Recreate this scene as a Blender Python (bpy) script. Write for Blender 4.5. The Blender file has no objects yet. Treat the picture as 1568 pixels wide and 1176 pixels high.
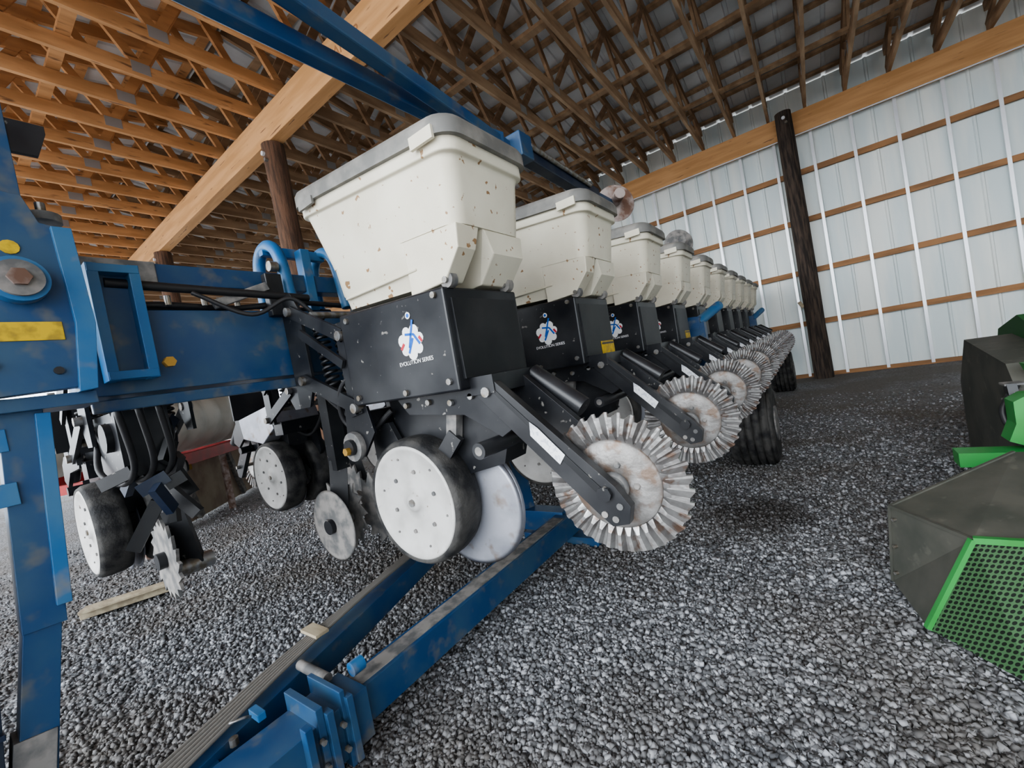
import bpy, math, random
import numpy as np
import bmesh
from mathutils import Vector, Matrix
random.seed(4); np.random.seed(4)
H=1.05
S=bpy.context.scene
# ------------------------------------------------------------ materials
def mat(name,col,rough=.5,metal=0.0,c2=None,ns=8,lo=.4,hi=.6,bump=0,bs=60,c3=None,ns3=30,lo3=.6,hi3=.68,stretch=None,spec=None):
    m=bpy.data.materials.new(name); m.use_nodes=True
    nt=m.node_tree; N=nt.nodes; L=nt.links; b=N['Principled BSDF']
    b.inputs['Roughness'].default_value=rough; b.inputs['Metallic'].default_value=metal
    if spec is not None: b.inputs['Specular IOR Level'].default_value=spec
    b.inputs['Base Color'].default_value=(*col,1)
    tc=N.new('ShaderNodeTexCoord'); mp=N.new('ShaderNodeMapping')
    L.new(tc.outputs['Object'],mp.inputs[0])
    if stretch: mp.inputs['Scale'].default_value=stretch
    out=None
    if c2:
        n=N.new('ShaderNodeTexNoise'); n.inputs['Scale'].default_value=ns; n.inputs['Detail'].default_value=6
        L.new(mp.outputs[0],n.inputs['Vector'])
        r=N.new('ShaderNodeMapRange'); r.inputs[1].default_value=lo; r.inputs[2].default_value=hi
        L.new(n.outputs[0],r.inputs[0])
        x=N.new('ShaderNodeMix'); x.data_type='RGBA'
        x.inputs[6].default_value=(*col,1); x.inputs[7].default_value=(*c2,1)
        L.new(r.outputs[0],x.inputs[0]); out=x.outputs[2]
    if c3:
        n=N.new('ShaderNodeTexNoise'); n.inputs['Scale'].default_value=ns3; n.inputs['Detail'].default_value=3
        L.new(mp.outputs[0],n.inputs['Vector'])
        r=N.new('ShaderNodeMapRange'); r.inputs[1].default_value=lo3; r.inputs[2].default_value=hi3
        L.new(n.outputs[0],r.inputs[0])
        x=N.new('ShaderNodeMix'); x.data_type='RGBA'
        x.inputs[6].default_value=(*col,1); x.inputs[7].default_value=(*c3,1)
        if out: L.new(out,x.inputs[6])
        L.new(r.outputs[0],x.inputs[0]); out=x.outputs[2]
    if out: L.new(out,b.inputs['Base Color'])
    if bump:
        n=N.new('ShaderNodeTexNoise'); n.inputs['Scale'].default_value=bs; n.inputs['Detail'].default_value=4
        L.new(mp.outputs[0],n.inputs['Vector'])
        bp=N.new('ShaderNodeBump'); bp.inputs['Strength'].default_value=bump; bp.inputs['Distance'].default_value=.01
        L.new(n.outputs[0],bp.inputs['Height']); L.new(bp.outputs[0],b.inputs['Normal'])
    return m
M_blue=mat('blue_paint',(.010,.055,.15),.38,c2=(.035,.085,.155),ns=5,c3=(.13,.13,.12),ns3=13,lo3=.57,hi3=.78)
M_blueL=mat('blue_paint_bright',(.018,.12,.30),.4,c2=(.05,.15,.28),ns=6,c3=(.18,.19,.2),ns3=14,lo3=.58,hi3=.75)
M_navy=mat('navy_paint',(.008,.018,.045),.45,c2=(.03,.04,.06),ns=8)  # darker navy paint for channels and some arm parts
M_black=mat('black_paint',(.009,.010,.013),.34,c2=(.045,.046,.049),ns=5,lo=.4,hi=.75,c3=(.24,.23,.21),ns3=38,lo3=.68,hi3=.73)
M_blackP=mat('black_plastic',(.009,.010,.012),.42,c2=(.03,.03,.031),ns=7,lo=.45,hi=.8)
M_cream=mat('cream_plastic',(.72,.68,.56),.5,c2=(.58,.53,.42),ns=3,lo=.42,hi=.7,c3=(.30,.18,.09),ns3=30,lo3=.66,hi3=.685)
M_lid=mat('gray_lid_plastic',(.15,.148,.14),.6,c2=(.25,.24,.22),ns=12)
M_rub=mat('rubber',(.013,.013,.014),.75,c2=(.06,.057,.053),ns=14,bump=.3,bs=90)
M_white=mat('white_wheel',(.56,.55,.53),.5,c2=(.42,.41,.39),ns=14,lo=.4,hi=.75,c3=(.22,.18,.14),ns3=40,lo3=.68,hi3=.75)
M_steel=mat('worn_steel',(.30,.31,.35),.36,.5,c2=(.46,.47,.52),ns=6,c3=(.25,.19,.14),ns3=14,lo3=.58,hi3=.72)
M_cast=mat('cast_closing_wheel',(.20,.19,.18),.5,.35,c2=(.34,.33,.32),ns=12,c3=(.19,.14,.11),ns3=26,lo3=.50,hi3=.66,bump=.3,bs=60)
M_castf=mat('cast_wheel_flutes',(.38,.375,.37),.36,.65,c2=(.22,.21,.205),ns=16,c3=(.20,.14,.11),ns3=34,lo3=.55,hi3=.68,bump=.2,bs=60)
M_dust=mat('dusty_steel',(.12,.12,.12),.7,.1,c2=(.26,.245,.23),ns=20)
M_bolt=mat('zinc_bolt',(.33,.33,.33),.4,.7,c2=(.22,.19,.15),ns=40)
M_rust=mat('rusty_steel',(.15,.085,.06),.7,.2,c2=(.34,.29,.27),ns=14)
M_ink=mat('lumber_stamp_ink',(.36,.17,.075),.8)
M_brass=mat('brass_nut',(.4,.24,.06),.45,.6)
M_yel=mat('yellow_tape',(.62,.42,.02),.5,c2=(.35,.24,.03),ns=40)
M_lab=mat('label_white',(.75,.76,.78),.5,c2=(.5,.52,.58),ns=120,lo=.5,hi=.6)
M_logo=mat('logo_white',(.85,.85,.85),.5)
M_logob=mat('logo_blue',(.01,.12,.5),.5)
M_logor=mat('logo_red',(.5,.03,.05),.5)
M_hose=mat('hose_black',(.02,.02,.022),.5)
M_hoseg=mat('hose_dusty',(.17,.16,.145),.7)
M_wood=mat('pine_lumber',(.64,.35,.165),.7,c2=(.48,.25,.11),ns=3,c3=(.22,.11,.055),ns3=7,lo3=.62,hi3=.72,stretch=(3,.6,3))
M_woodx=mat('pine_header',(.66,.37,.17),.65,c2=(.54,.29,.12),ns=3,c3=(.2,.10,.05),ns3=8,lo3=.66,hi3=.72,stretch=(.4,4,4))
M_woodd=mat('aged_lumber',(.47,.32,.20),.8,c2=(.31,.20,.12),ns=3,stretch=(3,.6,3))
M_pole=mat('creosote_pole',(.024,.018,.015),.85,c2=(.085,.06,.045),ns=6,stretch=(6,6,.6),bump=.8,bs=20)
M_polel=mat('brown_pole',(.15,.08,.048),.85,c2=(.07,.04,.026),ns=6,stretch=(6,6,.6),bump=.8,bs=20)
M_plate=mat('truss_plate',(.45,.46,.47),.4,.5)
M_roof=mat('roof_sheet',(.80,.83,.86),.5,.0,c2=(.66,.70,.73),ns=2)
M_wall=mat('wall_sheet',(.82,.85,.82),.5,c2=(.68,.76,.77),ns=1.2,stretch=(3,1,.4))
M_strip=mat('silver_strip',(.84,.86,.90),.3,.3)
M_girt=mat('girt_lumber',(.38,.20,.095),.8,c2=(.26,.14,.07),ns=4,stretch=(.5,3,3))
M_red=mat('red_paint',(.40,.02,.02),.45,c2=(.25,.02,.02),ns=6)
M_tank=mat('tank_poly',(.66,.65,.60),.5,c2=(.5,.49,.44),ns=3)
M_tan=mat('tan_panel',(.34,.29,.22),.8,c2=(.24,.19,.15),ns=4)
M_green=mat('green_paint',(.03,.20,.04),.45,c2=(.04,.25,.06),ns=5)
M_dgreen=mat('dark_green_cover',(.02,.09,.027),.5)
M_dk=mat('dark_gray_panel',(.055,.058,.048),.6,c2=(.085,.083,.07),ns=6,c3=(.13,.125,.105),ns3=18,lo3=.62,hi3=.8)
M_board=mat('grey_board',(.40,.34,.24),.8,c2=(.28,.23,.16),ns=5,stretch=(1,6,6))
def mesh_mat():
    m=bpy.data.materials.new('perforated_screen'); m.use_nodes=True
    nt=m.node_tree;N=nt.nodes;L=nt.links;b=N['Principled BSDF'];b.inputs['Roughness'].default_value=.75;b.inputs['Specular IOR Level'].default_value=.2
    tc=N.new('ShaderNodeTexCoord');v=N.new('ShaderNodeTexVoronoi');v.inputs['Scale'].default_value=80;v.inputs['Randomness'].default_value=0.0
    L.new(tc.outputs['UV'],v.inputs['Vector'])
    r=N.new('ShaderNodeMapRange');r.inputs[1].default_value=.34;r.inputs[2].default_value=.40
    L.new(v.outputs['Distance'],r.inputs[0])
    x=N.new('ShaderNodeMix');x.data_type='RGBA';x.inputs[6].default_value=(.008,.012,.008,1);x.inputs[7].default_value=(.05,.105,.048,1)
    L.new(r.outputs[0],x.inputs[0]);L.new(x.outputs[2],b.inputs['Base Color'])
    return m
M_mesh=mesh_mat()
def stain(N,L,tc,col_socket,b,pts=((-.36,2.66,.26),(.15,2.2,.0))):
    # dark oily spot soaked into the gravel
    nz=N.new('ShaderNodeTexNoise');nz.inputs['Scale'].default_value=6;L.new(tc.outputs['Object'],nz.inputs['Vector'])
    out=col_socket
    for (x0,y0,R) in pts:
        if R<=0: continue
        d=N.new('ShaderNodeVectorMath');d.operation='DISTANCE';d.inputs[1].default_value=(x0,y0,0)
        L.new(tc.outputs['Object'],d.inputs[0])
        a=N.new('ShaderNodeMath');a.operation='MULTIPLY_ADD';L.new(nz.outputs[0],a.inputs[0]);a.inputs[1].default_value=.35;L.new(d.outputs['Value'],a.inputs[2])
        r=N.new('ShaderNodeMapRange');r.inputs[1].default_value=R*.6+.15;r.inputs[2].default_value=R+.25;r.inputs[3].default_value=.75;r.inputs[4].default_value=0
        L.new(a.outputs[0],r.inputs[0])
        x=N.new('ShaderNodeMix');x.data_type='RGBA';x.inputs[7].default_value=(.035,.028,.022,1)
        L.new(out,x.inputs[6]);L.new(r.outputs[0],x.inputs[0]);out=x.outputs[2]
    L.new(out,b.inputs['Base Color'])
def gravel_mat():
    m=bpy.data.materials.new('gravel_ground'); m.use_nodes=True
    nt=m.node_tree;N=nt.nodes;L=nt.links;b=N['Principled BSDF'];b.inputs['Roughness'].default_value=.9
    tc=N.new('ShaderNodeTexCoord')
    v=N.new('ShaderNodeTexVoronoi');v.inputs['Scale'].default_value=62
    L.new(tc.outputs['Object'],v.inputs['Vector'])
    cr=N.new('ShaderNodeValToRGB');e=cr.color_ramp.elements
    e[0].position=.0;e[0].color=(.08,.08,.082,1);e[1].position=1;e[1].color=(.34,.345,.36,1)
    sx=N.new('ShaderNodeSeparateColor');L.new(v.outputs['Color'],sx.inputs[0]);L.new(sx.outputs[0],cr.inputs[0])
    n=N.new('ShaderNodeTexNoise');n.inputs['Scale'].default_value=1.1;n.inputs['Detail'].default_value=6
    L.new(tc.outputs['Object'],n.inputs['Vector'])
    sp=N.new('ShaderNodeSeparateXYZ');L.new(tc.outputs['Object'],sp.inputs[0])
    ry=N.new('ShaderNodeMapRange');ry.inputs[1].default_value=2.0;ry.inputs[2].default_value=8.5;ry.inputs[4].default_value=.20
    L.new(sp.outputs[1],ry.inputs[0])
    ad=N.new('ShaderNodeMath');ad.operation='ADD';L.new(n.outputs[0],ad.inputs[0]);L.new(ry.outputs[0],ad.inputs[1])
    r=N.new('ShaderNodeMapRange');r.inputs[1].default_value=.46;r.inputs[2].default_value=.72;r.inputs[4].default_value=.8
    L.new(ad.outputs[0],r.inputs[0])
    x=N.new('ShaderNodeMix');x.data_type='RGBA';x.inputs[7].default_value=(.145,.125,.105,1)
    L.new(cr.outputs[0],x.inputs[6]);L.new(r.outputs[0],x.inputs[0])
    stain(N,L,tc,x.outputs[2],b)
    bp=N.new('ShaderNodeBump');bp.inputs['Strength'].default_value=.9;bp.inputs['Distance'].default_value=.012;bp.invert=True
    L.new(v.outputs['Distance'],bp.inputs['Height']);L.new(bp.outputs[0],b.inputs['Normal'])
    return m
def stone_mat():
    m=bpy.data.materials.new('crushed_stone'); m.use_nodes=True
    nt=m.node_tree;N=nt.nodes;L=nt.links;b=N['Principled BSDF'];b.inputs['Roughness'].default_value=.8
    g=N.new('ShaderNodeNewGeometry');cr=N.new('ShaderNodeValToRGB');e=cr.color_ramp.elements
    e[0].position=0;e[0].color=(.08,.082,.088,1);e[1].position=1;e[1].color=(.44,.45,.48,1)
    k=e.new(.6);k.color=(.20,.205,.215,1)
    L.new(g.outputs['Random Per Island'],cr.inputs[0])
    tc=N.new('ShaderNodeTexCoord');n=N.new('ShaderNodeTexNoise');n.inputs['Scale'].default_value=1.1;n.inputs['Detail'].default_value=6
    L.new(tc.outputs['Object'],n.inputs['Vector'])
    r=N.new('ShaderNodeMapRange');r.inputs[1].default_value=.45;r.inputs[2].default_value=.68;r.inputs[4].default_value=.8
    L.new(n.outputs[0],r.inputs[0])
    x=N.new('ShaderNodeMix');x.data_type='RGBA';x.inputs[7].default_value=(.12,.107,.092,1)
    L.new(cr.outputs[0],x.inputs[6]);L.new(r.outputs[0],x.inputs[0])
    stain(N,L,tc,x.outputs[2],b)
    return m
M_gravel=gravel_mat();M_stone=stone_mat()
# ------------------------------------------------------------ mesh builder
def basis(ax):
    a=Vector(ax).normalized(); t=Vector((0,0,1)) if abs(a.z)<.9 else Vector((1,0,0))
    u=t.cross(a).normalized(); v=a.cross(u).normalized(); return a,u,v
class MB:
    def __init__(s): s.v=[];s.f=[];s.m=[];s.s=[];s.mats=[]
    def add(s,vs,fs,m,sm=False):
        if m not in s.mats: s.mats.append(m)
        i=s.mats.index(m);o=len(s.v)
        s.v+= [tuple(p) for p in vs]
        for f in fs: s.f.append(tuple(o+k for k in f)); s.m.append(i); s.s.append(sm)
    def box(s,x0,x1,y0,y1,z0,z1,m):
        vs=[(x,y,z) for z in(z0,z1) for y in(y0,y1) for x in(x0,x1)]
        s.add(vs,[(0,2,3,1),(4,5,7,6),(0,1,5,4),(2,6,7,3),(0,4,6,2),(1,3,7,5)],m)
    def beam(s,p0,p1,w,h,m,up=(0,0,1)):
        p0=Vector(p0);p1=Vector(p1);d=(p1-p0).normalized();up=Vector(up)
        sd=d.cross(up)
        if sd.length<.05: sd=d.cross(Vector((1,0,0)))
        sd.normalize();uu=sd.cross(d)
        vs=[p+sd*a*w/2+uu*b*h/2 for p in(p0,p1) for b in(-1,1) for a in(-1,1)]
        s.add(vs,[(0,2,3,1),(4,5,7,6),(0,1,5,4),(2,6,7,3),(0,4,6,2),(1,3,7,5)],m)
    def prism(s,poly,a,b,m,axis='y'):
        n=len(poly)
        def P(p,t):
            if axis=='y': return (p[0],t,p[1])
            if axis=='x': return (t,p[0],p[1])
            return (p[0],p[1],t)
        vs=[P(p,a) for p in poly]+[P(p,b) for p in poly]
        fs=[tuple(range(n)),tuple(range(2*n-1,n-1,-1))]+[(i,(i+1)%n,n+(i+1)%n,n+i) for i in range(n)]
        s.add(vs,fs,m)
    def lathe(s,c,prof,m,axis=(0,1,0),seg=40,sm=True,cap=True):
        a,u,v=basis(axis);c=Vector(c);vs=[];n=len(prof)
        for r,t in prof:
            for k in range(seg):
                th=2*math.pi*k/seg; vs.append(c+a*t+(u*math.cos(th)+v*math.sin(th))*max(r,1e-4))
        fs=[]
        for i in range(n-1):
            for k in range(seg):
                k2=(k+1)%seg; fs.append((i*seg+k,i*seg+k2,(i+1)*seg+k2,(i+1)*seg+k))
        s.add(vs,fs,m,sm)
        if cap:
            s.add([vs[k] for k in range(seg)],[tuple(range(seg))],m)
            s.add([vs[(n-1)*seg+k] for k in range(seg)],[tuple(range(seg-1,-1,-1))],m)
    def cyl(s,p0,p1,r,m,seg=16,r2=None):
        p0=Vector(p0);p1=Vector(p1);L=(p1-p0).length
        s.lathe(p0,[(r,0),(r if r2 is None else r2,L)],m,p1-p0,seg)
    def sweep(s,pts,r,m,seg=8):
        pts=[Vector(p) for p in pts];vs=[];n=len(pts);pu=None
        for i,p in enumerate(pts):
            d=(pts[min(i+1,n-1)]-pts[max(i-1,0)]).normalized()
            if pu is None: a,u,v=basis(d)
            else:
                u=(pu-d*pu.dot(d)).normalized(); v=d.cross(u)
            pu=u
            for k in range(seg):
                th=2*math.pi*k/seg; vs.append(p+(u*math.cos(th)+v*math.sin(th))*r)
        fs=[(i*seg+k,i*seg+(k+1)%seg,(i+1)*seg+(k+1)%seg,(i+1)*seg+k) for i in range(n-1) for k in range(seg)]
        fs+=[tuple(range(seg-1,-1,-1)),tuple(range((n-1)*seg,n*seg))]
        s.add(vs,fs,m,True)
    def smooth(s,ctrl,r,m,seg=8,n=8):
        P=[Vector(p) for p in ctrl];P=[P[0]*2-P[1]]+P+[P[-1]*2-P[-2]];out=[]
        for i in range(1,len(P)-2):
            for k in range(n):
                t=k/n;a,b,c,d=P[i-1],P[i],P[i+1],P[i+2]
                out.append(.5*((2*b)+(c-a)*t+(2*a-5*b+4*c-d)*t*t+(3*b-a-3*c+d)*t**3))
        out.append(P[-2]);s.sweep(out,r,m,seg)
    def spring(s,p0,p1,R,r,turns,m):
        p0=Vector(p0);p1=Vector(p1);a,u,v=basis(p1-p0);L=(p1-p0).length;n=turns*12
        s.sweep([p0+a*L*i/n+(u*math.cos(2*math.pi*i/12)+v*math.sin(2*math.pi*i/12))*R for i in range(n+1)],r,m,6)
    def loft(s,levels,m,sm=True,nc=5,capb=True,capt=True):
        vs=[];n=len(levels);per=4*(nc+1)
        for z,x0,x1,y0,y1,r,sl in levels:
            for ci,(cx,cy,a0) in enumerate([(x1-r,y1-r,0),(x0+r,y1-r,90),(x0+r,y0+r,180),(x1-r,y0+r,270)]):
                for k in range(nc+1):
                    th=math.radians(a0+90*k/nc);x=cx+r*math.cos(th);y=cy+r*math.sin(th)
                    vs.append((x,y,z+sl*(-.65-x)))
        fs=[(i*per+k,i*per+(k+1)%per,(i+1)*per+(k+1)%per,(i+1)*per+k) for i in range(n-1) for k in range(per)]
        s.add(vs,fs,m,sm)
        if capb: s.add(vs[:per],[tuple(range(per-1,-1,-1))],m)
        if capt: s.add(vs[-per:],[tuple(range(per))],m)
    def mesh(s,name):
        me=bpy.data.meshes.new(name);me.from_pydata(s.v,[],s.f)
        for m in s.mats: me.materials.append(m)
        me.polygons.foreach_set('material_index',s.m);me.polygons.foreach_set('use_smooth',s.s)
        bm=bmesh.new();bm.from_mesh(me);bmesh.ops.recalc_face_normals(bm,faces=bm.faces);bm.to_mesh(me);bm.free()
        return me
def obj(me,name,parent=None,loc=(0,0,H),rotz=0,bevel=0,solid=0):
    if isinstance(me,MB): me=me.mesh(name)
    o=bpy.data.objects.new(name,me);S.collection.objects.link(o)
    o.location=loc;o.rotation_euler=(0,0,rotz)
    if solid:
        d=o.modifiers.new('solid','SOLIDIFY');d.thickness=solid;d.offset=0
    if bevel:
        b=o.modifiers.new('bevel','BEVEL');b.width=bevel;b.segments=2;b.limit_method='ANGLE';b.angle_limit=math.radians(40);b.harden_normals=False
    if parent: o.parent=parent
    return o
def empty(name):
    o=bpy.data.objects.new(name,None);S.collection.objects.link(o);return o

# ------------------------------------------------------------ planter
planter=empty('row_crop_planter')
def disc(b,c,R,m,axis=(0,1,0),dish=.012,seg=48):
    b.lathe(c,[(.001,dish),(R*.3,dish),(R*.92,.002),(R,0),(R*.92,-.003),(R*.3,dish-.005),(.001,dish-.005)],m,axis,seg,cap=False)
# hopper
hb=MB()
hb.loft([(.395,-1.262,-.692,-.158,.145,.045,.055),(.43,-1.275,-.686,-.160,.147,.045,.06),(.55,-1.325,-.668,-.170,.155,.045,.085),(.562,-1.33,-.665,-.172,.157,.045,.09),
 (.564,-1.345,-.650,-.183,.168,.05,.09),(.602,-1.345,-.650,-.183,.168,.05,.09)],M_cream,capb=True)
hb.loft([(.262,-1.225,-.88,-.142,.13,.03,.05),(.30,-1.235,-.87,-.150,.138,.04,.05),(.306,-1.243,-.865,-.155,.143,.045,.05),(.397,-1.262,-.86,-.158,.145,.05,.055)],M_cream,capt=False)
for y0,y1,yt0,yt1 in((-.158,-.085,-.156,-.062),(-.005,.145,-.045,.143)):
    vs=[(-.90,y0,.255),(-.765,y0,.262),(-.700,y0,.335),(-.694,yt0,.398),(-.90,yt0,.412),
        (-.90,y1,.255),(-.765,y1,.262),(-.700,y1,.335),(-.694,yt1,.398),(-.90,yt1,.412)]
    hb.add(vs,[(0,1,2,3,4),(5,9,8,7,6),(0,5,6,1),(1,6,7,2),(2,7,8,3),(3,8,9,4),(4,9,5,0)],M_cream)
hb.prism([(-.90,.255),(-.86,.262),(-.84,.33),(-.79,.40),(-.90,.41)],-.09,-.0,M_cream)
hb.box(-1.20,-.86,-.162,-.150,.318,.326,M_cream)
me_hop=hb.mesh('seed_hopper')
lb=MB()
lb.loft([(.598,-1.362,-.634,-.196,.180,.06,.09),(.632,-1.362,-.634,-.196,.180,.06,.09),(.647,-1.354,-.642,-.189,.173,.055,.09),
 (.657,-1.335,-.66,-.17,.155,.05,.09),(.659,-1.30,-.70,-.14,.13,.05,.09),(.651,-1.28,-.72,-.12,.11,.04,.09)],M_lid)
lb.box(-.76,-.68,-.202,-.193,.59,.622,M_cream)
lb.box(-1.30,-1.22,-.201,-.193,.635,.660,M_lid)
me_lid=lb.mesh('hopper_lid')
bb=MB()
bb.prism([(-1.24,.275),(-.765,.25),(-.77,-.03),(-1.25,-.025)],-.172,.165,M_black)
me_box=bb.mesh('meter_box')
fb=MB()
fb.box(-.775,-.760,-.15,.145,.0,.22,M_blackP)
for x,z in((-.80,.235),(-1.2,.25),(-.80,.0),(-1.21,.0),(-.98,-.01)):
    fb.cyl((x,-.180,z),(x,-.168,z),.009,M_bolt,8)
for y in(-.14,.12):
    fb.cyl((-.765,y-.012,.268),(-.765,y+.012,.268),.022,M_dust,14)
    fb.cyl((-.765,y-.02,.268),(-.765,y+.02,.268),.009,M_bolt,8)
fb.prism([(-1.22,-.02),(-.76,-.02),(-.70,-.10),(-.76,-.26),(-.95,-.30),(-1.12,-.34),(-1.2,-.2)],-.055,.055,M_black)
for ya,yb_ in((-.12,-.105),(.105,.12)):
    fb.prism([(-1.10,-.02),(-.74,-.02),(-.66,-.06),(-.64,-.14),(-.70,-.17),(-.82,-.10),(-1.05,-.08)],ya,yb_,M_black)
fb.cyl((-.73,-.19,-.19),(-.73,.13,-.19),.022,M_black,14)
fb.cyl((-.73,-.191,-.19),(-.73,-.188,-.19),.012,M_dust,14)
for x,z in((-1.05,-.05),(-.95,-.05),(-.86,-.06),(-.78,-.05)): fb.cyl((x,-.13,z),(x,-.12,z),.009,M_bolt,8)
fb.beam((-.88,-.075,-.02),(-.92,-.075,-.17),.03,.04,M_dust)
for sy in(-1,1):
    fb.beam((-.9,sy*.085,-.16),(-1.08,sy*.12,-.357),.022,.05,M_black)
for sy in(-1,1):
    y=sy*.15
    fb.prism([(-1.62,.43),(-1.54,.43),(-1.50,.36),(-1.50,.08),(-1.55,.0),(-1.62,.0)],y-.006,y+.006,M_black)
    fb.prism([(-1.30,.25),(-1.235,.27),(-1.235,-.05),(-1.30,-.06)],y-.008,y+.008,M_black)
    fb.beam((-1.55,y*1.06,.36),(-1.26,y*1.06,.215),.014,.045,M_black)
    fb.beam((-1.54,y*1.06,.10),(-1.25,y*1.06,-.03),.014,.05,M_black)
    fb.beam((-1.50,y*1.12,.27),(-1.27,y*1.12,.12),.012,.03,M_black)
    for p in((-1.55,.36),(-1.26,.215),(-1.54,.10),(-1.25,-.03)):
        fb.cyl((p[0],y*1.06-.02,p[1]),(p[0],y*1.06+.02,p[1]),.017,M_bolt,10)
    fb.spring((-1.44,y*.85,.31),(-1.41,y*.85,.03),.021,.006,13,M_blackP)
    fb.spring((-1.38,y*.6,.28),(-1.36,y*.6,.02),.02,.006,12,M_blackP)
fb.cyl((-1.44,-.15,.325),(-1.44,.15,.325),.012,M_bolt,10)
fb.cyl((-1.40,-.15,.02),(-1.40,.15,.02),.014,M_bolt,10)
fb.box(-1.34,-1.25,-.14,.14,-.12,-.05,M_black)
fb.prism([(-1.34,-.02),(-1.22,-.03),(-1.20,-.12),(-1.28,-.2),(-1.36,-.14)],-.15,-.14,M_black)
fb.prism([(-1.30,-.10),(-1.20,-.10),(-1.12,-.25),(-1.2,-.36),(-1.30,-.26)],-.09,-.07,M_black)
fb.lathe((-1.31,-.17,-.16),[(.05,0),(.052,.01),(.05,.02)],M_dust,(0,1,0),20)
fb.cyl((-1.31,-.185,-.16),(-1.31,-.12,-.16),.028,M_black,12)
fb.cyl((-1.31,-.20,-.17),(-1.31,-.17,-.17),.014,M_brass,6)
fb.beam((-1.12,0,-.3),(-.93,0,-.45),.03,.06,M_black)
fb.smooth([(-1.18,-.08,-.06),(-1.28,-.12,-.12),(-1.36,-.13,-.05),(-1.45,-.12,.0),(-1.55,-.1,.05)],.010,M_hose)
fb.smooth([(-1.2,.06,-.05),(-1.32,.0,-.15),(-1.44,-.02,-.08),(-1.6,.02,.05)],.010,M_hose)
fb.smooth([(-1.24,-.12,.1),(-1.32,-.16,.05),(-1.38,-.14,-.06),(-1.33,-.1,-.14)],.008,M_hose)
for y in(-.10,.04):
    fb.prism([(-.745,-.005),(-.70,-.01),(-.405,-.30),(-.375,-.345),(-.385,-.385),(-.425,-.393),(-.455,-.365),(-.755,-.055)],y-.026,y,M_black)
fb.prism([(-.72,-.025),(-.708,-.025),(-.43,-.31),(-.44,-.325)],-.1285,-.1255,M_blackP)
for z,x in((-.345,-.40),(-.375,-.415),(-.365,-.44)):
    fb.cyl((x,-.129,z),(x,-.125,z),.008,M_dust,10)
fb.cyl((-.43,-.133,-.315),(-.43,.06,-.315),.012,M_bolt,8)
fb.cyl((-.43,-.138,-.315),(-.43,-.125,-.315),.018,M_black,8)
fb.cyl((-.72,-.135,-.045),(-.72,-.125,-.045),.014,M_bolt,10)
fb.prism([(-.600,-.135),(-.580,-.151),(-.515,-.222),(-.533,-.245),(-.604,-.170)],-.1300,-.1290,M_lab)
fb.cyl((-.70,.08,-.02),(-.55,.08,-.14),.03,M_black,14)
fb.box(-.80,-.69,-.13,.11,-.05,.0,M_black)
fb.beam((-1.68,.0,.10),(-1.70,.0,-.28),.06,.06,M_black)
fb.beam((-1.70,.0,-.24),(-1.72,-.03,-.5),.03,.07,M_black)
fb.cyl((-1.72,-.09,-.5),(-1.72,.03,-.5),.03,M_bolt,10)
me_frame=fb.mesh('row_unit_frame')
gb=MB()
def gauge(b,c,sy):
    ax=(0,sy,0)
    b.lathe(c,[(.182,.004),(.192,-.002),(.203,.014),(.206,.045),(.204,.085),(.198,.108),(.17,.115),(.10,.10)],M_rub,ax,56,cap=False)
    b.lathe(c,[(.001,.004),(.028,.004),(.03,.012),(.06,.016),(.13,.014),(.168,.006),(.178,-.002),(.184,.002),(.184,.02)],M_white,ax,56,cap=False)
    for k in range(6):
        th=k*math.pi/3+.3; p=Vector(c)+Vector((math.cos(th)*.10,0,math.sin(th)*.10))
        b.cyl(p+Vector(ax)*.010,p+Vector(ax)*.02,.007,M_dust,8)
        th+=.5;p=Vector(c)+Vector((math.cos(th)*.145,0,math.sin(th)*.145))
        b.cyl(p+Vector(ax)*.008,p+Vector(ax)*.02,.004,M_dust,8)
    b.cyl(Vector(c)-Vector(ax)*.002,Vector(c)+Vector(ax)*.02,.012,M_bolt,8)
gauge(gb,(-1.09,-.145,-.357),1); gauge(gb,(-1.09,.145,-.357),-1)
me_gauge=gb.mesh('gauge_wheel')
def spiked(b,x,y,z,R,ri,n=14,t=.003):
    pts=[]
    for k in range(n*2):
        r=R if k%2==0 else ri; th=math.pi*k/n+(.12 if k%2 else 0)
        pts.append((x+r*math.cos(th),z+r*math.sin(th)))
    b.prism(pts,y-t,y+t,M_dust)
db=MB()
disc(db,(-.965,.014,-.40),.20,M_steel,(.03,1,0)); disc(db,(-.965,-.014,-.40),.20,M_steel,(.03,-1,0))
disc(db,(-1.70,-.075,-.50),.150,M_dust,(0,-1,0),.006)
db.cyl((-1.70,-.10,-.5),(-1.70,-.075,-.5),.03,M_black,20)
spiked(db,-1.76,.02,-.48,.165,.125);spiked(db,-1.60,.09,-.48,.165,.125)
me_disc=db.mesh('disc_opener')
db=MB()
disc(db,(-.965,.014,-.40),.20,M_steel,(.03,1,0)); disc(db,(-.965,-.014,-.40),.20,M_steel,(.03,-1,0))
spiked(db,-1.70,.04,-.45,.15,.122,18,.005);db.cyl((-1.70,.03,-.45),(-1.70,.07,-.45),.03,M_black,14)
me_disc2=db.mesh('push_disc_opener')
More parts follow.
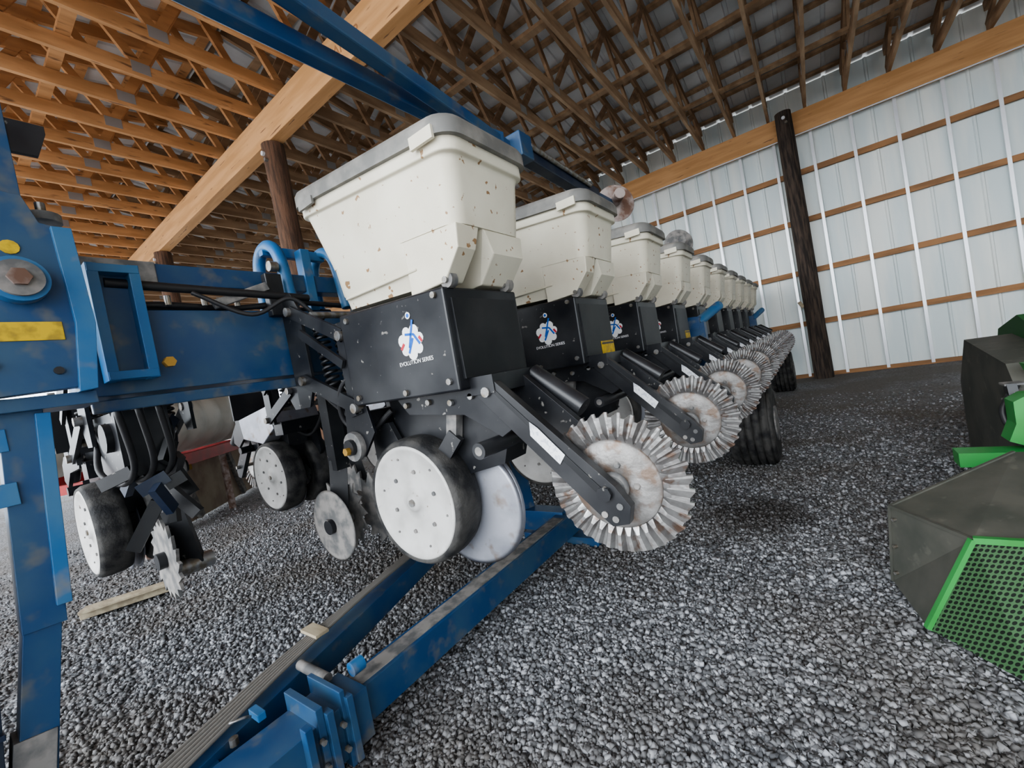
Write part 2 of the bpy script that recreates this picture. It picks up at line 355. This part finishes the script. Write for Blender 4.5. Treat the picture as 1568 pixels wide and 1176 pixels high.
# fluted closing wheel
cb=MB()
def closing(b,c,ax,R=.172,nf=34):
    a,u,v=basis(ax);c=Vector(c);seg=nf*4
    rr=[(.03,.014),(.06,.013),(.09,.009),(.106,.004),(.110,0),(.122,0),(.15,0),(R,0)]
    amp=[0,0,0,0,0,1,1.1,1.2];vs=[]
    for (r,t),am in zip(rr,amp):
        for k in range(seg):
            th=2*math.pi*k/seg
            sq=1 if (k%4) in(1,2) else -1
            R2=r+((.004 if sq>0 else -.004) if r==R else 0)+(.007*(-sq) if r==.122 else 0)
            vs.append(c+a*(t-sq*.0075*am)+(u*math.cos(th)+v*math.sin(th))*R2)
    L=len(rr)
    b.add(vs,[(i*seg+k,i*seg+(k+1)%seg,(i+1)*seg+(k+1)%seg,(i+1)*seg+k) for i in range(4) for k in range(seg)],M_cast,True)
    b.add(vs,[(i*seg+k,i*seg+(k+1)%seg,(i+1)*seg+(k+1)%seg,(i+1)*seg+k) for i in range(4,L-1) for k in range(seg)],M_castf,False)
    b.lathe(c,[(.034,-.004),(.036,.022),(.03,.03)],M_dust,ax,20)
    for k in range(5):
        p=c+a*.012+(u*math.cos(k*1.257)+v*math.sin(k*1.257))*.055
        b.cyl(p,p+a*.006,.007,M_dust,6)
closing(cb,(-.43,-.060,-.315),(.05,-1,-.06))
me_close=cb.mesh('closing_wheel')
# decal
gd=MB()
for k in range(7):
    th=k*2*math.pi/7+.2; rr=.036;q=.019 if k%2 else .016
    cx,cz=-.92+rr*math.cos(th),.130+rr*.9*math.sin(th)
    gd.cyl((cx,-.1732,cz),(cx,-.1725,cz),q,M_logo,12)
gd.cyl((-.92,-.1734,.130),(-.92,-.1725,.130),.027,M_logo,16)
gd.cyl((-.915,-.174,.205),(-.915,-.1725,.205),.010,M_logo,12)
gd.cyl((-.915,-.1745,.205),(-.915,-.1725,.205),.006,M_logob,12)
for a in((-.93,.115,-.90,.19),(-.905,.15,-.885,.12),(-.905,.15,-.94,.155),(-.91,.14,-.935,.10)):
    gd.beam((a[0],-.1742,a[1]),(a[2],-.1742,a[3]),.007,.0012,M_logob,(0,1,0))
gd.beam((-.95,-.1742,.13),(-.965,-.1742,.115),.008,.0012,M_logor,(0,1,0));gd.beam((-.885,-.1742,.14),(-.875,-.1742,.125),.008,.0012,M_logor,(0,1,0))
me_decal=gd.mesh('series_decal')
def textmesh(body,size,ext,m,align='CENTER'):
    fc=bpy.data.curves.new('txt','FONT');fc.body=body;fc.size=size;fc.extrude=ext;fc.align_x=align
    fo=bpy.data.objects.new('tmp_txt',fc);S.collection.objects.link(fo)
    bpy.context.view_layer.update()
    me=bpy.data.meshes.new_from_object(fo.evaluated_get(bpy.context.evaluated_depsgraph_get()))
    bpy.data.objects.remove(fo);me.materials.clear();me.materials.append(m);return me
me_txt=textmesh('EVOLUTION SERIES',.0165,.0004,M_logo)
NU=10;SP=.762;YC=1.0
for k in range(NU):
    y=YC+k*SP;i=k+1
    for me,n,bv,so in((me_hop,'seed_hopper',.005,0),(me_lid,'hopper_lid',0,0),(me_box,'meter_box',.006,0),(me_frame,'row_unit_frame',.002,0),
        (me_gauge,'gauge_wheels',0,0),(me_disc,'disc_openers',0,0),(me_close,'closing_wheels',0,.003)):
        obj(me,'%s_%d'%(n,i),planter,(0,y,H),bevel=bv if k<5 else 0,solid=so)
    if k<6:
        obj(me_decal,'series_decal_%d'%i,planter,(0,y,H))
        t=obj(me_txt,'series_lettering_%d'%i,planter,(-.915,y-.1735,H+.068));t.rotation_euler=(math.pi/2,0,0)
yb=MB()
for k in(1,3):
    yb.box(-.7595,-.758,YC+k*SP+.0,YC+k*SP+.14,-.0,.055,M_yel)
    yb.box(-.7585,-.7575,YC+k*SP+.005,YC+k*SP+.135,.04,.048,M_blackP)
obj(yb,'caution_labels',planter)
for j,yc in enumerate((.49,1.25,2.01,2.77)):
    for me,n,so in((me_frame,'push_unit_frame',0),(me_gauge,'push_gauge_wheels',0),(me_disc2,'push_disc_openers',0),(me_close,'push_closing_wheels',.003)):
        obj(me,'%s_%d'%(n,j+1),planter,(-3.70,yc,H),rotz=math.pi,solid=so)
pp=MB()
for yc in(1.25,2.01,2.77):
    pp.prism([(-2.88,.0),(-2.50,.05),(-2.46,-.08),(-2.62,-.16),(-2.86,-.12)],yc-.14,yc+.14,M_steel)
obj(pp,'push_unit_shields',planter,bevel=.004)
# toolbar and frames
tb=MB()
tb.box(-1.84,-1.63,.27,8.45,.135,.385,M_blue)
tb.box(-1.66,-1.641,.28,8.3,.09,.125,M_blue)
tb.beam((-1.72,.28,.515),(-1.72,2.2,.515),.07,.07,M_blue)
tb.beam((-1.715,.29,.515),(-1.715,.5,.515),.076,.076,M_dust)
tb.cyl((-1.60,.35,.455),(-1.60,.95,.43),.014,M_hose,10)
tb.smooth([(-1.66,.3,.40),(-1.65,.5,.405),(-1.66,.7,.40),(-1.64,.95,.42),(-1.68,1.4,.40)],.011,M_hose)
tb.smooth([(-1.69,.3,.402),(-1.70,.55,.40),(-1.68,.8,.41),(-1.70,1.1,.40)],.009,M_hose)
tb.smooth([(-1.58,.55,.43),(-1.54,.70,.35),(-1.50,.82,.40),(-1.48,.90,.33)],.008,M_hose)
for yy in(.90,1.14):
    tb.smooth([(-1.84,yy,.38),(-1.84,yy,.58),(-1.80,yy,.66),(-1.72,yy,.67),(-1.66,yy,.60),(-1.63,yy,.40)],.024,M_blueL,12)
tb.beam((-1.76,.88,.66),(-1.76,1.15,.66),.03,.04,M_blueL)
tb.beam((-1.70,1.02,.40),(-1.70,1.02,.66),.04,.05,M_blueL)
tb.box(-1.635,-1.60,.80,.86,.36,.52,M_black)
tb.cyl((-1.64,.84,.56),(-1.64,.87,.56),.02,M_bolt,12)
tb.beam((-1.62,.62,.40),(-1.60,.80,.47),.02,.03,M_dust)
for y in(.5,.6,.7): tb.cyl((-1.63,y,.40),(-1.63,y,.43),.010,M_bolt,6)
obj(tb,'toolbar',planter,bevel=.008)
hg=MB()
hg.box(-1.62,-1.560,.31,.335,.17,.50,M_blueL); hg.box(-1.62,-1.561,.40,.425,.17,.50,M_blueL)
hg.box(-1.62,-1.5585,.312,.423,.475,.498,M_blueL); hg.box(-1.62,-1.5585,.312,.423,.172,.195,M_blueL)
hg.box(-1.64,-1.60,.315,.42,.175,.495,M_blue)
hg.cyl((-1.57,.45,.21),(-1.545,.45,.21),.016,M_brass,6)
hg.prism([(-.12,.13),(.255,.15),(.275,.30),(.265,.53),(.22,.54),(.20,.60),(.0,.62),(-.12,.62)],-1.46,-1.42,M_blue,'x')
hg.prism([(.225,.135),(.258,.14),(.278,.30),(.270,.53),(.235,.53),(.243,.30)],-1.50,-1.405,M_blueL,'x')
hg.box(-1.60,-1.44,-.1,.26,.108,.138,M_blue)
hg.cyl((-1.43,.165,.395),(-1.385,.165,.395),.050,M_blueL,28)
hg.cyl((-1.385,.165,.395),(-1.375,.165,.395),.040,M_dust,28)
hg.cyl((-1.376,.165,.395),(-1.365,.165,.395),.020,M_rust,6)
hg.box(-1.4195,-1.417,-.1,.222,.262,.305,M_yel)
hg.cyl((-1.42,.165,.475),(-1.417,.165,.475),.016,M_yel,12)
hg.cyl((-1.42,.10,.21),(-1.412,.10,.21),.011,M_hose,10); hg.cyl((-1.42,.2,.19),(-1.412,.2,.19),.009,M_hose,10)
hg.beam((-1.53,.13,.55),(-1.53,.13,1.9),.15,.15,M_blue)
hg.prism([(.19,.72),(.25,.72),(.27,.78),(.27,.80),(.19,.80)],-1.47,-1.457,M_black,'x')
hg.cyl((-1.5,.24,.57),(-1.5,.24,.59),.035,M_dust,16); hg.cyl((-1.5,.24,.59),(-1.5,.24,.62),.010,M_bolt,8)
# leaning stand leg & channels
hg.beam((-1.51,.135,.14),(-1.51,.100,-.38),.07,.08,M_blue,(1,0,0))
hg.beam((-1.465,.165,.10),(-1.465,.135,-.34),.025,.02,M_blueL,(1,0,0))
hg.beam((-1.512,.100,-.36),(-1.522,.045,-.70),.06,.068,M_blue,(1,0,0))
hg.beam((-1.518,.055,-.60),(-1.523,-.02,-1.04),.066,.074,M_dust,(1,0,0))
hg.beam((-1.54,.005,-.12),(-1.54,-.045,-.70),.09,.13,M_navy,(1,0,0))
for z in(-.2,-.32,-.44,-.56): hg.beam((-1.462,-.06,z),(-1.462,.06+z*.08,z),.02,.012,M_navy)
hg.beam((-1.455,-.005,-.12),(-1.455,-.04,-.68),.016,.025,M_dust,(1,0,0))
for z in(-.15,-.3,-.45,-.6): hg.cyl((-1.445,-.01+z*.06,z),(-1.43,-.01+z*.06,z),.009,M_bolt,6)
hg.beam((-1.493,-.1,-.07),(-1.493,.105,-.07),.06,.05,M_blueL)
hg.beam((-1.497,-.1,.05),(-1.497,.105,.05),.06,.05,M_blueL)
hg.box(-1.62,-1.42,-.12,.08,-1.05,-1.03,M_dust)
hg.smooth([(-1.45,-.04,-.62),(-1.42,-.02,-.72),(-1.41,.01,-.79),(-1.43,.03,-.86),(-1.45,.01,-.95)],.008,M_hoseg)
obj(hg,'wing_hinge_frame',planter,bevel=.004)
cl=MB()
for i in range(18):
    x=-1.75-random.random()*.35;y=.36+random.random()*.14;z=-.02-random.random()*.2
    cl.beam((x,y,z),(x+random.uniform(-.10,.10),y+random.uniform(-.08,.08),z+random.uniform(-.15,.15)),.022,.04,random.choice([M_black,M_blackP,M_black,M_navy]))
for i in range(3):
    y=.34+i*.05
    cl.smooth([(-1.7,y,.1),(-1.78,y+.03,-.08),(-1.92,y+.02,-.14),(-2.1,y,-.08),(-2.2,y+.05,.1)],.010,M_hose)
cl.box(-2.15,-1.85,.36,.50,-.12,.10,M_black)
cl.cyl((-1.95,.34,.02),(-1.95,.52,.02),.05,M_blackP,14)
obj(cl,'drive_and_hoses',planter)
# marker arms
ma=MB()
ma.beam((-1.0,-.8,1.24),(-1.0,1.72,.975),.05,.05,M_blue)
ma.beam((-1.15,-.8,1.06),(-1.08,1.38,1.035),.05,.055,M_blue)
ma.prism([(1.22,1.01),(1.44,.99),(1.38,1.09),(1.31,1.14),(1.27,1.09)],-1.10,-1.07,M_blue,'x')
ma.beam((-1.09,1.32,1.03),(-.99,1.62,1.0),.045,.05,M_blue)
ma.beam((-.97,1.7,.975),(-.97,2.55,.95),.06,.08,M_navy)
ma.cyl((-.93,1.75,.99),(-.93,2.4,.97),.012,M_bolt,10)
ma.box(-1.03,-.92,1.66,1.76,.92,1.03,M_blue)
ma.beam((-.97,2.5,.96),(-.97,2.84,.965),.04,.04,M_blue)
disc(ma,(-.96,2.86,.975),.13,M_rust,(.75,-1,.1),.02)
ma.cyl((-.94,2.82,.975),(-.88,2.74,.985),.035,M_rust,12)
ma.beam((-1.0,4.56,.92),(-1.0,6.4,.78),.06,.06,M_blue)
disc(ma,(-.96,4.5,.93),.14,M_dust,(.6,-1,.1),.02);ma.cyl((-.94,4.46,.93),(-.90,4.40,.93),.035,M_dust,12)
for y in(5.0,5.5,6.0):
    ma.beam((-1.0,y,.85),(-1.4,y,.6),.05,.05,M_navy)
    ma.beam((-1.4,y,.62),(-1.7,y,.35),.05,.05,M_blue)
ma.beam((-1.1,1.37,1.05),(-1.73,1.37,.5),.06,.08,M_blue)
obj(ma,'row_marker_arms',planter,bevel=.006)
# ground-level hitch frame
hf=MB()
hf.box(-1.35,-1.25,.60,2.15,-.99,-.875,M_blue)
hf.box(-1.335,-1.265,.60,2.0,-.877,-.872,M_dust)
hf.box(-1.36,-1.21,.30,.66,-1.0,-.85,M_blue)
for y in(.47,.53,.59): hf.box(-1.21,-1.18,y-.010,y+.010,-1.01,-.82,M_blue)
hf.box(-1.37,-1.195,.50,.52,-1.02,-.80,M_blue); hf.box(-1.37,-1.195,.57,.585,-1.02,-.80,M_blue)
for y in(.50,.56):
    for z in(-.95,-.88): hf.cyl((-1.19,y,z),(-1.175,y,z),.008,M_bolt,6)
hf.cyl((-1.28,.66,-.82),(-1.28,.70,-.82),.022,M_blueL,14)
hf.beam((-1.82,1.62,-.86),(-1.44,.18,-.92),.085,.09,M_blue)
for i in range(6):
    o=(i-2.5)*.013
    hf.smooth([(-1.80+o,1.5,-.803),(-1.66+o,1.0,-.815+.004*i),(-1.57+o,.6,-.825),(-1.50+o*1.3,.35,-.845),(-1.44+o*1.5,.1,-.87)],.0065,M_hoseg,6)
hf.box(-1.66,-1.55,.70,.75,-.812,-.800,M_board)
hf.cyl((-1.52,.62,-.84),(-1.35,.62,-.84),.016,M_dust,12)
hf.beam((-1.44,.44,-.83),(-1.38,.44,-.83),.022,.022,M_blueL)
hf.smooth([(-1.40,.42,-.82),(-1.38,.40,-.80),(-1.39,.37,-.795),(-1.41,.38,-.81)],.004,M_bolt,6)
hf.box(-1.46,-1.22,.0,.34,-.992,-.89,M_blue)
hf.cyl((-1.25,.18,-.892),(-1.25,.18,-.885),.022,M_logo,20);hf.cyl((-1.25,.18,-.886),(-1.25,.18,-.882),.016,M_hose,20)
hf.cyl((-1.40,.28,-.892),(-1.40,.28,-.875),.012,M_brass,8); hf.cyl((-1.43,.38,-.88),(-1.43,.38,-.86),.012,M_bolt,8)
hf.beam((-1.30,2.1,-.92),(-1.60,2.1,-.92),.1,.12,M_blue); hf.beam((-1.6,2.1,-.92),(-1.72,2.15,.2),.10,.10,M_blue)
hf.box(-1.6,-1.1,2.05,2.2,-1.05,-1.0,M_blue); hf.box(-1.34,-1.24,.35,.55,-1.05,-.98,M_blue)
obj(hf,'hitch_frame',planter,bevel=.004)
# transport tyres
tt=MB()
for y in(3.67,7.48):
    prof=[(.14,0),(.26,.0),(.295,.02)]
    for i in range(5):
        a=.03+i*.05; prof+=[(.305,a),(.305,a+.036),(.285,a+.038),(.285,a+.048)]
    prof+=[(.295,.28),(.26,.30),(.14,.30)]
    tt.lathe((-.62,y,-.745),prof,M_rub,(1,0,0),44)
    tt.cyl((-.63,y,-.745),(-.31,y,-.745),.13,M_dust,20)
    tt.beam((-.75,y,-.745),(-.75,y,.1),.08,.12,M_blue)
    tt.beam((-.75,y,-.745),(-.5,y,-.745),.06,.06,M_blue)
    tt.beam((-1.66,y,.2),(-.72,y,.1),.10,.10,M_blue)
    tt.cyl((-.75,y,.1),(-.62,y+.3,.22),.04,M_blueL,14)
obj(tt,'transport_wheels',planter)

# ------------------------------------------------------------ building
YW=8.8;YH=2.65;X0=-17;X1=7;YF=-2.6
g=MB();g.add([(-60,-40,0),(40,-40,0),(40,60,0),(-60,60,0)],[(0,1,2,3)],M_gravel);floor=obj(g,'floor',loc=(0,0,0))
w=MB()
pts=[];x=X0
while x<X1:
    pts+=[(x,.0),(x+.012,-.022),(x+.034,-.022),(x+.046,0)]; x+=.255
vs=[(p[0],YW+.135+p[1],z) for z in(0,4.75) for p in pts];n=len(pts)
w.add(vs,[(i,i+1,n+i+1,n+i) for i in range(n-1)],M_wall)
obj(w,'wall_back',loc=(0,0,0))
w=MB();pts=[];y=-2.6
while y<YW+.2:
    pts+=[(y,.0),(y+.012,-.022),(y+.034,-.022),(y+.046,0)]; y+=.255
vs=[(X1+.05+p[1],p[0],z) for z in(0,4.75) for p in pts];n=len(pts)
w.add(vs,[(i,i+1,n+i+1,n+i) for i in range(n-1)],M_wall)
obj(w,'light_block_wall',loc=(0,0,0))  # unseen wall, added to cut the light coming from the right
gi=MB()
for z in(.92,1.78,2.62,3.40): gi.box(X0,X1,YW+.05,YW+.108,z-.042,z+.042,M_girt)
gi.box(X0,X1,YW+.05,YW+.108,0.0,.06,M_girt)
obj(gi,'wall_girts',loc=(0,0,0))
st=MB();x=.35-.51*34
while x<X1:
    st.box(x-.02,x+.02,YW+.038,YW+.0495,.02,4.0,M_strip); x+=.51
obj(st,'wall_seam_strips',loc=(0,0,0))
hw=MB();hw.box(X0,X1,YW-.05,YW+.05,3.98,4.33,M_woodx)
hw.box(X0,X1,YW-.055,YW-.051,3.955,3.975,M_strip)
obj(hw,'header_beam',loc=(0,0,0),bevel=.005)
hm=MB();hm.box(X0,X1,YH-.08,YH+.06,3.98,4.32,M_woodx);hmo=obj(hm,'header_beam',loc=(0,0,0),bevel=.005)
me_r=textmesh('RAFTER',.14,.001,M_ink)
t=obj(me_r,'beam_lettering',hmo,(-3.0,YH-.0815,4.10));t.rotation_euler=(math.pi/2,0,0)
def pole(x,y,r,m,h):
    b=MB();seg=20
    prof=[(r*(1-.12*t/10)+random.uniform(-.006,.006),h*t/10) for t in range(11)]
    b.lathe((0,0,0),prof,m,(0,0,1),seg)
    b.cyl((.0,-r-.01,h-.12),(.0,-r+.03,h-.12),.025,M_strip,8)
    b.cyl((.03,-r-.01,h-.2),(.03,-r+.03,h-.2),.02,M_bolt,8)
    b.beam((-r,-.02,1.2),(-r-.05,-.03,1.3),.03,.05,M_board)
    obj(b,'wooden_pole',loc=(x,y,0))
for x in(-10,-5,.03,5.2): pole(x,YW-.20,.13,M_pole,4.33)
for x in(-12.2,-8.4,-4.55,4.9): pole(x,YH-.01,.13,M_polel,3.975)
PT=.17
def truss(b,x,y0,y1,zb,wood,rid):
    b.beam((x,y0,zb+.07),(x,y1,zb+.07),.04,.13,wood)
    zt=lambda y: zb+.34+PT*((y1-y) if not rid else y-y0)
    b.beam((x,y0,zt(y0)),(x,y1,zt(y1)),.04,.12,wood)
    n=5;st=(y1-y0)/n
    for i in range(n):
        ya=y0+i*st;yb_=ya+st*.5;yc=ya+st
        b.beam((x+.003,ya,zb+.1),(x+.003,yb_,zt(yb_)-.03),.036,.08,wood)
        b.beam((x-.003,yb_,zt(yb_)-.03),(x-.003,yc,zb+.1),.036,.08,wood)
        b.box(x-.024,x+.024,ya-.07,ya+.07,zb+.04,zb+.14,M_plate)
tr=MB();tl=MB();x=.35-.51*33
while x<X1:
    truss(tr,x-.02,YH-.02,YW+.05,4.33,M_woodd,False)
    truss(tl,x+.05,YF,YH+.0,4.33,M_wood,True)
    x+=.51
obj(tr,'roof_trusses',loc=(0,0,0));obj(tl,'roof_trusses',loc=(0,0,0))
pu=MB()
zr=4.33+.34+PT*(YW+.05-YH)+.10;zf=4.33+.34+PT*(YH-YF)+.10
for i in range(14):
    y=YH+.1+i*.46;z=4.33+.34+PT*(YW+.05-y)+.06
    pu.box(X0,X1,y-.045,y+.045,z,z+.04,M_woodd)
for i in range(12):
    y=YH-i*.46-.1;z=4.33+.34+PT*(y-YF)+.06
    pu.box(X0,X1,y-.045,y+.045,z,z+.04,M_wood)
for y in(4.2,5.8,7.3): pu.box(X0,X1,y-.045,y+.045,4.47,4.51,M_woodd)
for y in(-.6,1.1): pu.box(X0,X1,y-.045,y+.045,4.47,4.51,M_wood)
obj(pu,'roof_purlins',loc=(0,0,0))
rf=MB();pts=[];x=X0
while x<X1:
    pts+=[(x,.0),(x+.012,.025),(x+.05,.025),(x+.062,0)]; x+=.255
n=len(pts)
for (ya,za,yb_,zb_) in((YH,zr+.01,YW+.3,4.735),(YH,zf+.01,YF-.3,4.33+.34+.05)):
    vs=[(p[0],ya,za+p[1]) for p in pts]+[(p[0],yb_,zb_+p[1]) for p in pts]
    rf.add(vs,[(i,i+1,n+i+1,n+i) for i in range(n-1)],M_roof)
rf.box(X0,X1+.2,YH-.02,YH+.0,zf-.03,zr+.08,M_roof)
obj(rf,'ceiling',loc=(0,0,0))

# ------------------------------------------------------------ stones
N=190000
th=np.random.uniform(math.radians(-28),math.radians(105),N);r=.8+6.4*np.random.rand(N)**1.15
px=-np.sin(th)*r;py=np.cos(th)*r
prob=np.clip(1.3-r/5.4,.0,1);keep=np.random.rand(N)<prob;px=px[keep];py=py[keep];r=r[keep];N=len(px)
base=np.array([(x,y,z) for z in(-1,1) for y in(-1,1) for x in(-1,1)],float)
sz=np.random.uniform(.0036,.0094,(N,1,1))*np.random.uniform(.55,1.25,(N,1,3))
V=base[None]*sz*(1+np.random.uniform(-.45,.25,(N,8,3)))
q=np.random.normal(size=(N,4));q/=np.linalg.norm(q,axis=1)[:,None];a,b_,c_,d_=q.T
R=np.stack([np.stack([1-2*(c_*c_+d_*d_),2*(b_*c_-a*d_),2*(b_*d_+a*c_)],1),np.stack([2*(b_*c_+a*d_),1-2*(b_*b_+d_*d_),2*(c_*d_-a*b_)],1),np.stack([2*(b_*d_-a*c_),2*(c_*d_+a*b_),1-2*(b_*b_+c_*c_)],1)],1)
V=np.einsum('nij,nkj->nki',R,V)
V[:,:,0]+=px[:,None];V[:,:,1]+=py[:,None];V[:,:,2]+=np.random.uniform(.0,.007,N)[:,None]
F=np.array([(0,2,3,1),(4,5,7,6),(0,1,5,4),(2,6,7,3),(0,4,6,2),(1,3,7,5)])
FF=(F[None]+8*np.arange(N)[:,None,None]).reshape(-1,4)
me=bpy.data.meshes.new('gravel_stones')
me.vertices.add(N*8);me.vertices.foreach_set('co',V.reshape(-1))
me.loops.add(len(FF)*4);me.loops.foreach_set('vertex_index',FF.reshape(-1))
me.polygons.add(len(FF));me.polygons.foreach_set('loop_start',np.arange(len(FF))*4)
me.update(calc_edges=True);me.materials.append(M_stone)
o=bpy.data.objects.new('gravel_stones',me);S.collection.objects.link(o);o.parent=floor

b=MB();b.beam((-3.87,.42,.045),(-3.68,.84,.045),.11,.05,M_board);b.beam((-3.80,.40,.075),(-3.62,.80,.08),.06,.02,M_board);obj(b,'wood_board',loc=(0,0,0),bevel=.004)
# ------------------------------------------------------------ tank trailer
t=MB()
dv=Vector((-1.33,1.28,0)).normalized();nv=Vector((dv.y,-dv.x,0))
P0=Vector((-4.75,.95,0))
def Q(a,b_,z): return P0+dv*a-nv*b_+Vector((0,0,z))
prof=[(.10,0),(.30,.02),(.35,.08)]
for i in range(7):
    a=.2+i*.36;prof+=[(.36,a),(.36,a+.16),(.34,a+.18),(.34,a+.30)]
prof+=[(.35,2.72),(.30,2.8),(.1,2.82)]
t.lathe(Q(.3,.38,1.17),prof,M_tank,dv,32)
t.lathe(Q(.3,1.25,1.17),prof,M_tank,dv,32)
for bb_ in(.05,1.55): t.beam(Q(0,bb_,.75),Q(3.4,bb_,.75),.10,.12,M_red)
for aa in(.1,1.7,3.3): t.beam(Q(aa,.05,.74),Q(aa,1.55,.74),.08,.08,M_red)
for aa in(.15,1.7,3.2):
    for bb_ in(.08,1.5): t.beam(Q(aa,bb_,.72),Q(aa,bb_,.0),.06,.06,M_rust)
t.beam(Q(.8,.3,.35),Q(3.0,.3,.35),.06,.62,M_tan)
for aa in(1.1,2.2): t.beam(Q(aa,.25,.65),Q(aa+.25,.25,.05),.05,.08,M_dust)
obj(t,'liquid_tank_trailer',loc=(0,0,0))

# ------------------------------------------------------------ corn header (right)
c=MB()
c.prism([(2.75,.0),(2.72,.58),(2.80,.68),(3.4,.76),(3.6,.5),(3.6,.0)],.66,3.4,M_dk,'x')
c.prism([(2.98,.64),(3.0,.76),(3.3,.86),(3.6,.78),(3.7,.6),(3.6,.6)],.84,3.6,M_dgreen,'x')
c.prism([(.68,.69),(1.05,.70),(1.08,.67),(.69,.655)],2.64,2.72,M_green,'y')
c.box(.42,2.6,2.50,2.60,.30,.36,M_green)
c.box(.60,2.6,2.45,2.75,.06,.32,M_dk)
c.prism([(.575,.40),(.60,.47),(.60,.56),(.64,.585),(1.5,.60),(1.5,.36),(.66,.36)],2.52,2.62,M_green,'y')
c.beam((.64,2.70,.60),(.64,2.60,.30),.03,.05,M_black);c.cyl((.62,2.66,.45),(.66,2.66,.45),.02,M_dust,10)
c.smooth([(.66,2.7,.6),(.60,2.66,.5),(.62,2.62,.4),(.68,2.6,.34)],.012,M_hose)
for z in(.46,.53,.60): c.box(.62,.68,2.68,2.75,z,z+.008,M_dust)
A=(.115,2.0,0.02);B=(.14,2.02,.30);C=(.30,1.76,.30);D=(.165,1.72,.02);E=(.52,2.25,.43);F_=(1.3,2.1,.48);G_=(1.1,1.62,.36)
c.add([A,B,C,D],[(0,1,2,3)],M_dk)
c.add([B,E,F_,G_,C],[(0,1,2,3,4)],M_dk)
c.add([A,B,E,(.52,2.45,.05)],[(0,1,2,3)],M_dk)
for p,q_ in((C,D),(C,G_)): c.beam(p,q_,.018,.018,M_green)
c.beam(B,A,.010,.010,M_dk);c.beam(B,C,.010,.010,M_dk);c.beam(B,E,.010,.010,M_dk)
for f in(.15,.5,.85):
    p=Vector(B).lerp(Vector(A),f)+Vector((.012,-.02,0));c.cyl(p,p+Vector((-.01,-.008,0)),.006,M_bolt,6)
ch=obj(c,'corn_header',loc=(0,0,0))
# screen: planar sheet through C, D and the direction of G
Cv=Vector(C);Dv=Vector(D);nX=(Vector(G_)-Cv).normalized();dn=(Dv-Cv);nrm=nX.cross(dn).normalized();vv=nrm.cross(nX)
if vv.z>0: vv=-vv
hgt=dn.dot(vv)
def on(u_,v_): return Cv+nX*u_+vv*v_
# second sheet flares out to the ground
P1=on(.95,0);P2=Vector((1.20,1.28,.02));P3=Vector((.33,1.53,.02))
s=MB();s.add([Cv,P1,P2,P3],[(0,1,3),(1,2,3)],M_mesh);s.add([Cv,P3,Dv],[(0,1,2)],M_mesh)
so=obj(s,'perforated_screen',parent=ch,loc=(0,0,0))
me=so.data;uv=me.uv_layers.new(name='UVMap')
for li,l in enumerate(me.loops):
    p=me.vertices[l.vertex_index].co-Cv;a_=p.dot(nX);b2=(p-nX*a_).length;uv.data[li].uv=(a_+.5*b2,b2*.866)
m2=textmesh('Corn Head',.05,.001,M_board,'LEFT')
t2=obj(m2,'lettering',parent=ch,loc=(.72,2.715,.61));t2.rotation_euler=(math.pi/2,0,0)

# ------------------------------------------------------------ camera
cam=bpy.data.cameras.new('camera');co=bpy.data.objects.new('camera',cam);S.collection.objects.link(co)
fw=Vector((-.5866,.8094,-.032)).normalized();rt=Vector((.7999,.5725,-.181));rt=(rt-fw*rt.dot(fw)).normalized();up=rt.cross(fw)
co.matrix_world=Matrix(((rt.x,up.x,-fw.x,0),(rt.y,up.y,-fw.y,0),(rt.z,up.z,-fw.z,H),(0,0,0,1)))
cam.sensor_width=36;cam.lens=36*650/1568;cam.clip_start=.02;cam.clip_end=200
S.camera=co
# ------------------------------------------------------------ light
wd=bpy.data.worlds.new('world');S.world=wd;wd.use_nodes=True
bg=wd.node_tree.nodes['Background'];bg.inputs[0].default_value=(.86,.93,1,1);bg.inputs[1].default_value=4.4
def sun(name,e,ang,d,col):
    sl=bpy.data.lights.new(name,'SUN');sl.energy=e;sl.angle=math.radians(ang);sl.color=col
    so=bpy.data.objects.new(name,sl);S.collection.objects.link(so);so.rotation_euler=Vector(d).to_track_quat('Z','Y').to_euler()
sun('sun',17,2,(.1,-.35,1),(1,.97,.93))
sun('soft_fill_sun',2.6,45,(-.22,-1,.36),(.95,.98,1))  # second, wide-angle sun added as soft fill through the open front
S.view_settings.view_transform='AgX'
try: S.view_settings.look='AgX - Medium High Contrast'
except Exception as e: print(e)
